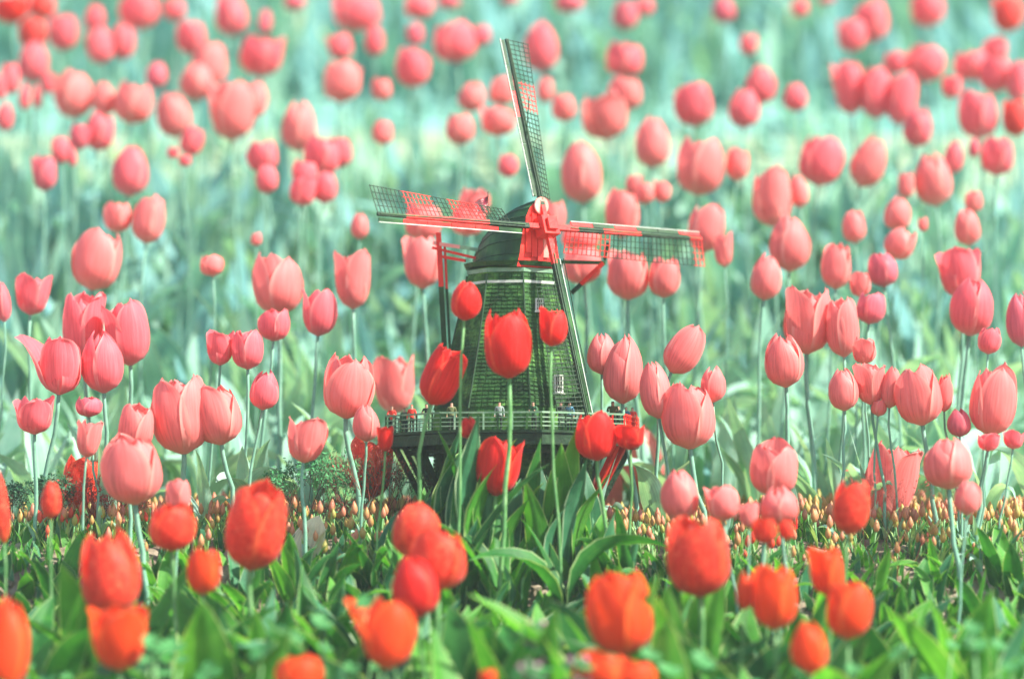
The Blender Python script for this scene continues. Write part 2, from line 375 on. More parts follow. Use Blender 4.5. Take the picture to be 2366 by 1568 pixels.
# bricks of the base, laid as real courses
bb = MB(); py = 1240.0; row = 0
while py > 1050:
    r0 = octo(py - 4, 186.5, ROT)
    for k in range(8):
        a0, a1 = r0[k], r0[(k + 1) % 8]; mid = (a0 + a1) / 2 - Vector((ctr(py).x, ctr(py).y, a0.z)); nrm = mid.normalized()
        if nrm.y > .4: continue
        L = (a1 - a0).length; cnt = int(L / (19 * U)); ax = (a1 - a0).normalized()
        for i in range(cnt):
            c = a0.lerp(a1, (i + .5 + (.25 if row % 2 else -.0) * .9) / (cnt + .5)) + nrm * q.uniform(0, 1.2) * U
            bb.box(c, 8.4 * U, 2 * U, 3.6 * U, (ax, nrm, Vector((0, 0, 1))))
    py -= 9; row += 1
tag(bb.build('brick_courses', M_brick, mill), kind='stuff')
# trim ring under the cap
def ring_band(name, py, rad, h, mat, th=4):
    for k in range(8):
        r = octo(py, rad, ROT); a, b = r[k], r[(k + 1) % 8]; m_ = MB(); m_.beam(a, b, th * U, h * U, m=0); m_.build(name, mat, mill)
ring_band('cornice_board', 632, 107, 9, M_pale)
ring_band('cornice_board', 659, 112, 6, M_white)
# corner boards
for k in range(8):
    pts = [octo(p_, body_r(p_) + 2, ROT)[k] for p_ in (950, 860, 790, 700, 640)]
    m_ = MB(); m_.tube(pts, 2.6 * U, 5); m_.build('corner_post', M_green, mill)
# windows of the tower
def window(px, py, w_, h_, dep, rz, rows=3, cols=3):
    fm = MB(); c = ml(px, py, dep); X = Vector((math.cos(rz), math.sin(rz), 0)); Z = Vector((0, 0, 1)); Y = Z.cross(X)
    hw, hh = w_ / 2 * U, h_ / 2 * U; t_ = 1.6 * U
    for s in (-1, 1):
        fm.box(c + X * hw * s, t_, t_ * 1.4, hh + t_, (X, Y, Z)); fm.box(c + Z * hh * s, hw - t_, t_ * 1.3, t_, (X, Y, Z))
    fo = fm.build('window', M_white, mill)
    g = MB(); g.box(c + Y * 1.2 * U, hw, .3 * U, hh, (X, Y, Z)); g.build('pane', M_glass, fo)
    b = MB()
    for i in range(1, cols): b.box(c - Y * .2 * U + X * hw * (2 * i / cols - 1), .7 * U, .8 * U, hh - t_, (X, Y, Z))
    for i in range(1, rows): b.box(c - Y * .35 * U + Z * hh * (2 * i / rows - 1), hw - t_, .8 * U, .7 * U, (X, Y, Z))
    b.build('glazing_bars', M_white, fo)
    s_ = MB(); s_.box(c - Y * 3 * U - Z * (hh + 3 * U), hw + 4 * U, 4 * U, 1.6 * U, (X, Y, Z)); s_.build('sill', M_white, fo)
window(1288, 884, 20, 38, -150, R(32))
window(1245, 705, 16, 26, -108, R(20))
window(1176, 790, 26, 30, -140, R(-4))
dm = MB(); dm.box(ml(1215, 1165, -180), 15 * U, 3 * U, 34 * U); do = dm.build('door', M_dark, mill)
h_ = MB(); h_.box(ml(1223, 1165, -185), 1.2 * U, 1.5 * U, 3 * U); h_.build('handle', M_white, do)
# cap: a boat shaped hood along the wind shaft
Rv = Vector((372, -17, 293)) / 474; Uv = Vector((-92, 443, 142)) / 474
Rw = mv(*Rv).normalized(); Uw = mv(*Uv).normalized(); Uw = (Uw - Rw * Rw.dot(Uw)).normalized(); Nw = Uw.cross(Rw)
Nw = -Nw if Nw.y > 0 else Nw
Nh = Vector((Nw.x, Nw.y, 0)).normalized(); Sh = Vector((-Nh.y, Nh.x, 0))
hub = ml(1262, 534, 0); hub = Vector((hub.x, ctr(534).y, hub.z)) + Nh * 0
capc = ctr(622)
hub = capc + Nh * 118 * U; hub.z = ml(1262, 534).z; hub.x = ml(1262, 534).x
v = []; f = []; ns = 11; na = 15
for i in range(ns):
    t = -1 + 2 * i / (ns - 1)
    hw = 84 * (1 - .30 * t * t - .10 * max(0, -t)); ht_ = float(np.interp(t, [-1, -.6, 0, .5, 1], [66, 100, 132, 147, 152]))
    for j in range(na):
        a = math.pi * j / (na - 1); cx = math.cos(a); sz = math.sin(a)
        xx = hw * (abs(cx) ** .8) * (1 if cx > 0 else -1) * (1 - .10 * sz); zz = ht_ * sz ** 1.05
        if j in (0, na - 1): xx *= 1.10
        v.append(capc + Nh * (t * 96 * U) + Sh * (xx * U) + Vector((0, 0, zz * U - 4 * U)))
for i in range(ns - 1):
    for j in range(na - 1):
        k = i * na + j; f.append((k, k + 1, k + na + 1, k + na))
f.append(tuple(range(na))); f.append(tuple((ns - 1) * na + j for j in range(na))[::-1])
mi = [0] * len(f); mi[-1] = 1
cap = mk('cap', v, f, [M_green, M_red], mill, False, midx=mi)
# planks of the cap roof
for j in range(1, na - 1):
    m_ = MB(); m_.tube([v[i * na + j] for i in range(ns)], 1.5 * U, 4); m_.build('batten', M_dark, cap)
m_ = MB(); m_.tube([v[i * na + na // 2] + Vector((0, 0, 2 * U)) for i in range(ns)], 4 * U, 6); m_.build('ridge_board', M_dark, cap)
fc = capc + Nh * 99 * U
for dx in (-34, -17, 0, 17, 34):
    m_ = MB(); m_.box(fc + Sh * dx * U + Vector((0, 0, 70 * U)), 7.5 * U, 1.5 * U, (58 - abs(dx) * .5) * U, (Sh, Nh, Vector((0, 0, 1))), 0)
    m_.build('front_plank', M_red if dx < 10 else M_pink, cap)
# ring platform below the cap
m_ = MB()
rr_ = octo(622, 112, ROT, 16); loft([rr_, octo(612, 116, ROT, 16)], M_green, 'cap_curb', mill)
# round opening / badge at the front of the ridge
m_ = MB(); c = fc + Vector((0, 0, 138 * U)) + Nh * 3 * U
m_.tube([c, c + Nh * 4 * U], 20 * U, 16); m_.build('storm_hatch', M_pink, cap)
# wind shaft and hub
m_ = MB(); m_.tube([capc + Vector((0, 0, hub.z - capc.z)) + Nh * 60 * U, hub + Nw * 14 * U], 15 * U, 12); m_.build('wind_shaft', M_red, mill, False)
m_ = MB(); m_.box(hub, 22 * U, 22 * U, 17 * U, (Rw, Uw, Nw)); m_.box(hub + Nw * 20 * U, 13 * U, 13 * U, 5 * U, (Rw, Uw, Nw)); m_.build('hub', M_red, mill)
# sails
LEN = 474.0
def sail(A, B, name_reds, board_reds, bar_red, wtip, wroot, s0):
    root = MB()
    segs = 12
    mats = [M_dark, M_red, M_pale, M_green]
    for i in range(segs):                    # the stock, its painted lengths
        a = .03 + .97 * i / segs; b = .03 + .97 * (i + 1) / segs; sm = (a + b) / 2
        m = 1 if any(x <= sm <= y for x, y in name_reds) else 0
        th = 12 - 5 * sm
        root.beam(hub + A * a * LEN * U, hub + A * b * LEN * U, th * U, (th * .9) * U, up=Nw, m=m)
    so_ = root.build('sail', mats, mill)
    # leading boards, each a plank along the stock
    for i in range(6):
        a = .16 + .84 * i / 6; b = .16 + .84 * (i + 1) / 6 - .004; sm = (a + b) / 2
        m = M_red if any(x <= sm <= y for x, y in board_reds) else M_green
        mb = MB(); c0 = hub + A * a * LEN * U - B * 14 * U - Nw * 2 * U; c1 = hub + A * b * LEN * U - B * 13 * U - Nw * 2 * U
        mb.beam(c0, c1, 2.2 * U, 11 * U, up=(B * 1 + Nw * .25), m=0); mb.build('leading_board', m, so_)
    mb = MB(); mb.beam(hub + A * .16 * LEN * U - B * 19.5 * U - Nw * 1 * U, hub + A * LEN * U - B * 18.5 * U - Nw * 1 * U, 1.6 * U, 1.6 * U, up=Nw); mb.build('edge_lath', M_white, so_)
    mb = MB(); mb.beam(hub + A * .14 * LEN * U + Nw * 7 * U, hub + A * .99 * LEN * U + Nw * 4.5 * U, 2.0 * U, 1.6 * U, up=Nw); mb.build('face_lath', M_green, so_)
    def lat(s, wv):                          # point in the twisted lattice: s along the arm, wv 0..1 across
        tw = R(8 + 24 * (1 - s)); wd = wroot + (wtip - wroot) * s
        return hub + A * s * LEN * U + (B * math.cos(tw) - Nw * math.sin(tw)) * wd * wv * U + B * 5 * U
    nb = 33
    for i in range(nb):
        s = s0 + (1 - s0) * i / (nb - 1); s = min(s, .997)
        m = M_red if any(x <= s <= y for x, y in bar_red) else M_dark
        mb = MB(); mb.beam(lat(s, -.05), lat(s, 1.02), 1.6 * U, 1.6 * U, up=Nw); mb.build('lattice_bar', m, so_)
    for k in range(1, 5):
        wv = k / 4; m = M_dark; reds = bar_red
        cuts = sorted({s0, 1.0, *[max(s0, x) for x, y in reds], *[y for x, y in reds if y > s0]})
        for a, b in zip(cuts[:-1], cuts[1:]):
            mid = (a + b) / 2; m = M_red if any(x <= mid <= y for x, y in reds) else M_dark
            mb = MB(); P = [lat(a + (b - a) * i / 6, wv) for i in range(7)]
            mb.tube(P, .85 * U, 4); mb.build('lattice_lath', m, so_)
    return so_
sail(Uw, Rw, [(0, .15)], [(0, .17), (.60, .78)], [(.62, .78)], 66, 44, .17)
sail(Rw, -Uw, [(0, .22), (.36, .62), (.88, 1)], [(0, .28), (.40, .60), (.9, 1)], [(.1, .40), (.93, 1)], 62, 50, .12)
sail(-Uw, -Rw, [(0, .12), (.14, .22)], [(0, .1)], [(.42, .52)], 70, 40, .30)
sail(-Rw, Uw, [(0, .12), (.36, .84)], [(.36, .84)], [(.36, .55), (.64, .82)], 68, 40, .22)
# tail pole, braces and winch beams behind the cap
def beam(name, a, b, wd, mat, m2=None, cut=.5, par=None):
    if m2 is None:
        m_ = MB(); m_.beam(a, b, wd * U, wd * U); return m_.build(name, mat, par or mill)
    m_ = MB(); c = a.lerp(b, cut); m_.beam(a, c, wd * U, wd * U, m=0); m_.beam(c, b, wd * U, wd * U, m=1); return m_.build(name, [mat, m2], par or mill)
beam('tail_pole', ml(1012, 536, 40), ml(1036, 985, 20), 12, M_red, M_green, .28)
beam('tail_pole_rail', ml(1026, 560, 44), ml(1048, 985, 24), 6, M_red, M_green, .25)
beam('cross_beam', ml(1000, 560, 40), ml(1140, 582, 10), 8, M_pink, M_pale, .45)
beam('cross_beam', ml(998, 571, 36), ml(1100, 596, 10), 6, M_red)
beam('cross_beam', ml(1012, 590, 40), ml(1075, 602, 10), 7, M_red)
beam('brace', ml(1396, 606, 40), ml(1322, 676, 60), 9, M_red, M_dark, .7)
beam('brace', ml(1180, 600, 90), ml(1400, 606, 40), 8, M_green)
beam('brace', ml(1398, 600, 40), ml(1406, 560, 30), 5, M_dark)
# rope of the brake, hanging along the upright and lower sails
for pts in ([(1222, 230), (1215, 330), (1228, 400), (1248, 470)], [(1300, 600), (1318, 690), (1330, 760), (1352, 860)]):
    m_ = MB(); m_.tube([ml(x, y_, -75 - 30 * (y_ > 560)) for x, y_ in pts], 1.2 * U, 5); m_.build('brake_rope', M_dark, mill)
# flag at the back of the cap
fp = MB(); fp.tube([ml(1127, 530, 60), ml(1127, 440, 60)], 1.0 * U, 5); fpo = fp.build('flag_pole', M_dark, mill)
M_fw = plain('flag_white', (.75, .5, .48)); M_fr = plain('flag_red', (.75, .03, .03)); M_fb = plain('flag_blue', (.35, .03, .06))
fv = []; ff = []; fm_ = []
nxs, nys = 9, 14
for i in range(nxs):
    for j in range(nys):
        x = 1126 - i * 3.6; y_ = 449 + j * 2.6 + i * 1.7 + 1.2 * math.sin(i * .9); fv.append(ml(x, y_, 60 + 3 * math.sin(i * 1.1 + j * .2)))
for i in range(nxs - 1):
    for j in range(nys - 1):
        k = i * nys + j; ff.append((k, k + 1, k + nys + 1, k + nys)); fm_.append(2 if (i < 3 and j < 7) else (1 if j % 2 == 0 else 0))
fo = mk('flag', fv, ff, [M_fw, M_fr, M_fb], fpo, True, midx=fm_); sm_ = fo.modifiers.new('thickness', 'SOLIDIFY'); sm_.thickness = .8 * U
# gallery
GR = 303; gy = 1003
deckrot = R(12)
loft([octo(gy + 6, GR, deckrot), octo(gy, GR, deckrot)], M_dark, 'gallery_deck', mill)
oc = octo(gy + 20, GR - 6, deckrot)
for k in range(8):
    m_ = MB(); a, b = oc[k], oc[(k + 1) % 8]; m_.beam(a, b, 5 * U, 24 * U); mid = (a + b) / 2
    right = mid.x > ctr(0).x + .35 * GR * U and mid.y < ctr(0).y
    m_.build('fascia_board', M_red if (right and mid.x > ctr(0).x + .8 * GR * U) else M_dark, mill)
# deck planks seen at the rim and joists under it
for k in range(8):
    a, b = octo(gy + 11, GR - 10, deckrot)[k], octo(gy + 11, GR - 10, deckrot)[(k + 1) % 8]
    a2, b2 = octo(gy + 11, 170, deckrot)[k], octo(gy + 11, 170, deckrot)[(k + 1) % 8]
    for s in (.1, .3, .5, .7, .9):
        m_ = MB(); m_.beam(a.lerp(b, s), a2.lerp(b2, s), 6 * U, 8 * U); m_.build('joist', M_dark, mill)
    g0, g1 = octo(gy + 44, 250, deckrot)[k], octo(gy + 44, 250, deckrot)[(k + 1) % 8]
    m_ = MB(); m_.beam(g0, g1, 9 * U, 9 * U); m_.build('girder', M_dark, mill)
    # raking strut from the deck edge to the brick base
    for s in (.0, .5):
        p0 = octo(gy + 28, GR - 24, deckrot)[k].lerp(octo(gy + 28, GR - 24, deckrot)[(k + 1) % 8], s)
        p1 = octo(1185, 196, deckrot)[k].lerp(octo(1185, 196, deckrot)[(k + 1) % 8], s)
        m_ = MB(); m_.beam(p0, p1, 12 * U, 12 * U)
        m_.build('strut', M_red if p0.x > ctr(0).x + 150 * U and p0.y < ctr(0).y + 120 * U else M_dark, mill)
for k in range(8):
    a, b = octo(gy - 1, GR - 5, deckrot)[k], octo(gy - 1, GR - 5, deckrot)[(k + 1) % 8]
    for i in range(7):
        p = a.lerp(b, i / 7); m_ = MB(); m_.beam(p, p + Vector((0, 0, 37 * U)), 4 * U, 4 * U)
        red = p.x > ctr(0).x + 210 * U
        m_.build('baluster', M_red if red else (M_pale if i % 2 else M_green), mill)
    for hh, th in ((38, 4), (27, 2.2), (17, 2.2), (8, 2.2)):
        m_ = MB(); m_.beam(a + Vector((0, 0, hh * U)), b + Vector((0, 0, hh * U)), th * U, th * U); mid = (a + b) / 2
        m_.build('handrail' if hh == 38 else 'rail', M_red if mid.x > ctr(0).x + 250 * U else M_pale, mill)

# ------------------------------------------------------------------ visitors on the gallery
def person_mesh(pose, cloth, trousers, skin, hair):
    h = 66 * U; v = []; e = []; r = []
    def pt(x, y, z, rad): v.append((x * h, y * h, z * h)); r.append(rad * h); return len(v) - 1
    lean = .06 if pose else 0
    pel = pt(0, 0, .50, .085); ch = pt(0, -lean, .72, .095); nk = pt(0, -lean * 1.3, .83, .036); hd = pt(0, -lean * 1.6, .885, .055); tp = pt(0, -lean * 1.6, .965, .050)
    e += [(pel, ch), (ch, nk), (nk, hd), (hd, tp)]
    for s in (-1, 1):
        sh = pt(s * .115, -lean, .79, .04)
        el = pt(s * .15, -.06 - lean if pose else .01, .64, .03); wr = pt(s * .10 if pose else s * .16, -.19 if pose else -.03, .66 if pose else .50, .022); hn = pt(s * .08 if pose else s * .16, -.23 if pose else -.04, .66 if pose else .45, .024)
        e += [(ch, sh), (sh, el), (el, wr), (wr, hn)]
        hp = pt(s * .055, 0, .47, .062); kn = pt(s * .06, -.01, .27, .044); an = pt(s * .06, .01, .05, .03); ft = pt(s * .065, -.06, .02, .028)
        e += [(pel, hp), (hp, kn), (kn, an), (an, ft)]
    me = bpy.data.meshes.new('tmp'); me.from_pydata(v, e, []); o = bpy.data.objects.new('tmp', me); C.objects.link(o)
    md = o.modifiers.new('s', 'SKIN'); sk = me.skin_vertices[0].data
    for i, x in enumerate(r): sk[i].radius = (x, x * .8 if i in (0, 1) else x)
    sk[0].use_root = True
    o.modifiers.new('d', 'SUBSURF').levels = 1
    dg = bpy.context.evaluated_depsgraph_get(); nm = bpy.data.meshes.new_from_object(o.evaluated_get(dg))
    bpy.data.objects.remove(o); nm.name = 'person'; nm.materials.clear()
    for m in (cloth, trousers, skin, hair): nm.materials.append(m)
    for p in nm.polygons:
        c = p.center / h
        p.material_index = 3 if c.z > .915 or (c.z > .85 and c.y > .01 - lean) else 2 if c.z > .82 or (pose and c.y < -.2) or (not pose and abs(c.x) > .13 and c.z < .5) else 0 if c.z > .5 else 1
    nm.shade_smooth(); return nm
sk_ = plain('skin', (.5, .28, .19)); hr = plain('hair', (.03, .02, .015))
CL = {n: plain('cloth_' + n, c) for n, c in dict(red=(.75, .05, .03), black=(.02, .03, .02), blue=(.10, .28, .38), green=(.04, .12, .05), pale=(.25, .32, .27), olive=(.12, .14, .05)).items()}
ppl = [(908, -40, 1, 'red', 'person in a red top at the far left end of the gallery rail'),
       (955, -105, 0, 'red', 'person with a red cap and pale coat near the left gallery corner'),
       (932, 60, 0, 'green', 'person in dark green behind the left end of the gallery rail'),
       (992, -150, 1, 'black', 'person in black leaning on the rail left of the tower'),
       (1048, -222, 0, 'olive', 'person in olive standing in front of the tower\'s left edge'),
       (1155, -240, 0, 'pale', 'person in pale clothes standing at the middle of the gallery'),
       (1232, -245, 1, 'green', 'person in dark green leaning on the middle of the rail'),
       (1292, -225, 0, 'black', 'person in black beside the lower sail on the gallery'),
       (1312, -215, 0, 'blue', 'person in a blue jacket beside the lower sail on the gallery'),
       (1412, -110, 1, 'olive', 'broad person in olive at the right gallery corner'),
       (1426, -60, 0, 'black', 'person in black just right of the broad olive figure'),
       (1446, -10, 0, 'blue', 'person in blue near the right end of the gallery'),
       (1462, 20, 0, 'red', 'person in red at the far right end of the gallery')]
for px, dep, pose, cl, lab in ppl:
    p = bpy.data.objects.new('person', person_mesh(pose, CL[cl], CL['black'] if cl != 'black' else CL['green'], sk_, CL['red'] if 'red cap' in lab else hr))
    base_ = mill_o + ml(px, gy, dep); base_.z = (mill_o + ctr(gy)).z; p.location = base_; p.rotation_euler = (0, 0, R(rnd.uniform(-25, 25)))
    if px in (1412,): p.scale = (1.25, 1.25, 1.12)
    link(p); tag(p, lab, 'person', 'visitors on the windmill gallery')

# ------------------------------------------------------------------ tulips: x, y, w, h of each head in the picture
# x y width height tone kind [lean] [f: one petal spread]
T = """27 20 78 70 r cup|98 15 60 60 m cup|76 75 66 80 m cup|78 140 72 104 k closed|145 72 68 92 k cup|220 40 48 68 k closed -10
230 105 62 88 k cup|284 95 56 88 k closed|322 22 90 95 k cup|403 22 50 54 k cup|442 85 68 84 k cup|534 35 76 100 k closed|680 5 48 38 d cup|605 127 100 100 k cup
612 50 32 62 d closed -14|362 172 50 68 d closed|24 180 45 78 k cup|0 200 30 66 k cup|110 190 30 56 k closed|58 222 28 66 k closed|86 222 22 60 k closed|168 217 90 115 p cup
240 226 56 86 p closed|308 236 90 102 p cup|400 262 82 112 p closed 8|485 150 78 104 p cup|455 185 80 96 p closed|535 250 104 150 p cup|590 228 62 92 p closed -14|690 290 82 120 p closed
12 268 40 72 k closed|230 300 70 98 k closed|184 315 48 64 d cup|140 345 44 68 k cup|166 358 22 54 k closed|102 398 56 88 d cup|444 325 54 72 k cup -12|400 352 26 28 k cup
428 370 28 30 k cup|302 392 84 125 k closed|607 360 70 80 k cup|615 412 52 72 k closed|745 358 84 96 k cup|705 400 60 72 k cup|700 440 62 72 k cup|752 430 58 80 k closed|785 350 58 74 k cup
272 498 64 78 p cup|345 505 74 116 p cup|822 30 108 86 k cup|865 92 46 76 k closed|968 15 64 60 k cup|958 80 40 56 d cup|1036 5 56 32 d cup|1050 97 98 98 k cup|1110 82 48 50 d cup
953 156 80 94 k cup|785 108 56 62 k cup|790 188 86 100 p cup|882 205 46 56 p cup|885 305 48 60 p cup|1090 222 64 76 p closed|1160 210 58 70 p cup|1150 280 80 70 p cup|1063 297 66 76 p cup
1174 382 46 56 k cup|1250 105 82 126 k closed|1180 0 40 20 d cup|1316 8 66 44 d cup|1445 35 60 70 d cup|1490 15 38 45 k cup|1443 137 88 84 k cup|1303 248 54 66 p cup|1260 205 40 66 p closed
1445 215 76 84 p cup|1395 265 106 116 p cup|1508 325 84 128 p closed|1343 393 98 155 p closed|1095 472 70 84 p cup|978 512 86 90 p cup|1080 510 76 70 p cup|831 520 42 66 p closed
1438 490 80 120 p cup|1465 425 36 50 p cup|1490 445 44 52 p cup|1530 440 40 56 p cup|1275 500 66 90 p cup|1340 545 84 66 p cup|975 602 88 130 p cup|1452 632 96 122 p cup|1535 640 72 96 p cup
1345 612 88 90 p cup|1672 22 54 64 d closed|1730 101 42 52 k cup|1848 18 38 44 k cup|1909 0 40 20 d cup|2014 48 78 98 k cup|1968 82 66 80 k cup|2142 20 76 86 k cup|2328 30 72 90 m cup
1603 238 90 110 k cup|1758 193 72 96 k closed -8|1720 248 72 98 k closed|1838 223 54 70 k closed|1962 200 74 130 k cup|2024 212 70 128 k cup|2085 222 68 138 k cup|2068 145 52 54 k cup
2138 143 86 96 k cup|2122 292 68 96 k closed -8|2245 150 84 72 k cup|2300 170 70 90 k cup|2298 115 58 56 k cup|2352 185 50 100 k cup|2200 200 44 56 k cup|2260 262 90 120 k cup
2250 340 26 48 d closed|2345 270 60 92 m cup|2306 358 74 96 k cup|2204 362 46 80 k closed|2155 412 88 130 p closed|2094 425 38 66 p cup|1898 367 100 126 k cup|2010 372 80 128 p closed -14
1618 382 112 140 p cup|1705 378 54 80 p cup|1782 455 90 138 p cup|1845 440 46 80 p closed|1972 520 56 84 p closed|2074 492 62 84 p closed|2132 518 24 34 p cup|2234 522 62 92 p closed|2250 466 42 50 p cup
1632 525 84 116 p cup|1672 575 44 84 p cup|1824 560 94 136 p closed|1771 638 74 112 p closed|1933 612 68 112 p cup|1988 655 48 62 p cup|2040 622 70 82 d closed|2080 560 70 82 p closed -18
2012 710 68 78 d cup|2218 628 98 122 k open|2246 705 104 142 k closed|2286 785 54 66 k cup|2357 735 68 132 d closed|1868 740 112 156 p cup|1946 756 78 138 p cup|1811 830 94 130 p closed
1997 808 54 66 p cup|1948 897 72 104 p closed|2010 885 72 100 p open|2031 940 36 42 p cup|2060 893 48 100 p closed|2122 910 106 146 p cup|2182 905 38 92 p closed|2216 975 56 68 d closed
2295 920 106 175 p cup|1583 806 84 128 p closed -32|1648 886 60 86 p closed|1592 955 120 165 p cup|1440 850 96 165 p closed|1513 895 74 145 p closed|1390 815 70 100 p closed
2284 1020 50 44 k open|2342 1015 48 44 k open|1788 1078 112 138 p cup|1800 1165 92 96 p closed|1569 1138 88 130 p closed|1668 1158 74 92 p cup|1730 1188 46 62 p open|1968 1165 86 140 m cup
2060 1110 122 180 p cup|2190 1067 116 126 p closed|2236 1148 62 82 p closed|1614 1280 146 198 r cup|1722 1362 44 92 o closed|1790 1375 104 158 o cup|1910 1316 78 120 o cup
1961 1405 104 142 o cup|1869 1492 86 132 o closed|1767 1222 56 66 r cup|1818 1222 36 50 m cup|16 1485 112 230 o closed|0 1165 40 180 m closed|118 1152 48 92 r closed|190 1110 92 135 m cup
305 1080 138 172 p cup|412 1142 58 82 p cup|397 1213 104 120 r cup|592 1213 140 210 m cup|472 1315 76 116 o cup|255 1318 142 215 r closed|275 1470 130 156 o open|690 1555 110 90 o cup
855 1078 108 148 m cup|962 1222 112 140 r closed|1012 1290 132 150 r cup|958 1352 112 152 r closed|897 1458 120 172 o cup f|1433 1410 150 212 o cup|1390 1552 130 100 o cup|1470 1560 90 90 o cup
1128 1562 40 40 o cup|1172 787 110 174 R cup|1152 1072 104 146 R cup|1375 1004 94 120 R cup|1278 755 66 90 R cup|1077 692 72 96 R closed|1022 866 92 148 R cup -24|1082 987 46 54 R closed
890 1012 38 60 R open|1455 1008 68 62 R open|1484 1062 96 172 p closed|1402 1132 80 122 p open|845 975 64 90 p closed|225 598 112 148 p cup -16|76 678 78 100 k open|5 695 40 98 k closed
192 750 98 160 k cup|293 766 102 158 k cup|236 832 100 152 k closed|138 845 104 134 k cup f|80 958 88 90 k open|205 938 60 50 d cup|205 1012 56 90 p open|640 653 114 150 p cup
738 718 78 118 k cup|815 645 84 138 p open|634 748 74 80 k cup|508 802 62 84 k open|572 806 76 94 k cup|612 898 70 98 k closed|418 955 138 188 p cup|502 955 110 146 p cup|315 985 84 110 p cup
805 887 118 160 p cup|910 885 96 140 p open|708 1015 88 108 p open|489 611 54 54 p cup|592 552 26 32 p cup""".replace('\n', '|')
rows = []
for ln in T.split('|'):
    a = ln.split()
    if len(a) < 6: continue
    lean = 0; fl = False
    for x in a[6:]:
        if x == 'f': fl = True
        else: lean = float(x)
    if a[4] in 'rm' and 1060 < float(a[1]) < 1345: a[4] = 's'
    rows.append((float(a[0]), float(a[1]), float(a[2]), float(a[3]), a[4], a[5], lean, fl))
BANDS = [(0, 'cut by the top edge'), (50, 'level with the tip of the upright sail'), (125, 'just below the upright sail tip'), (190, 'beside the upright sail, upper part'),
         (255, 'beside the upright sail, middle part'), (330, 'beside the upright sail, lower part'), (415, 'just above the side sails'), (500, 'level with the side sails'),
         (590, 'level with the mill cap'), (680, 'beside the upper tower'), (770, 'beside the middle of the tower'), (860, 'beside the foot of the tower'),
         (960, 'level with the gallery'), (1060, 'just below the gallery'), (1180, 'level with the small buds'), (1300, 'in the near bed'), (1440, 'nearest the bottom edge')]
ORD = 'first second third fourth fifth sixth seventh eighth ninth tenth eleventh twelfth thirteenth fourteenth fifteenth sixteenth seventeenth eighteenth nineteenth twentieth twenty-first twenty-second twenty-third twenty-fourth twenty-fifth twenty-sixth twenty-seventh twenty-eighth twenty-ninth thirtieth thirty-first thirty-second thirty-third thirty-fourth thirty-fifth thirty-sixth thirty-seventh thirty-eighth thirty-ninth fortieth'.split()
TW = {'o': 'orange-red', 'r': 'red', 'R': 'deep red', 'm': 'coral-red', 's': 'mottled red', 'p': 'pale coral', 'k': 'rose-pink', 'd': 'dusty rose'}
SW = {'closed': 'egg-shaped', 'cup': 'cupped', 'open': 'wide open'}
def band(y):
    b = 0
    for i, (y0, _) in enumerate(BANDS):
        if y >= y0: b = i
    return b
order = {}
for i, r_ in enumerate(rows): order.setdefault(band(r_[1]), []).append((r_[0], i))
rank = {}
for b, L in order.items():
    for n_, (x_, i) in enumerate(sorted(L)): rank[i] = (b, n_)
SPECIAL = {(1172, 787): 'large deep red tulip standing before the middle of the windmill tower', (1152, 1072): 'deep red tulip before the mill foot, below the gallery rail',
           (1375, 1004): 'deep red tulip before the right part of the gallery rail', (1022, 866): 'deep red tulip leaning right before the left edge of the tower',
           (1433, 1410): 'biggest blurred orange-red tulip, close to the camera right of centre', (225, 598): 'floppy pale coral tulip leaning over at the upper left'}
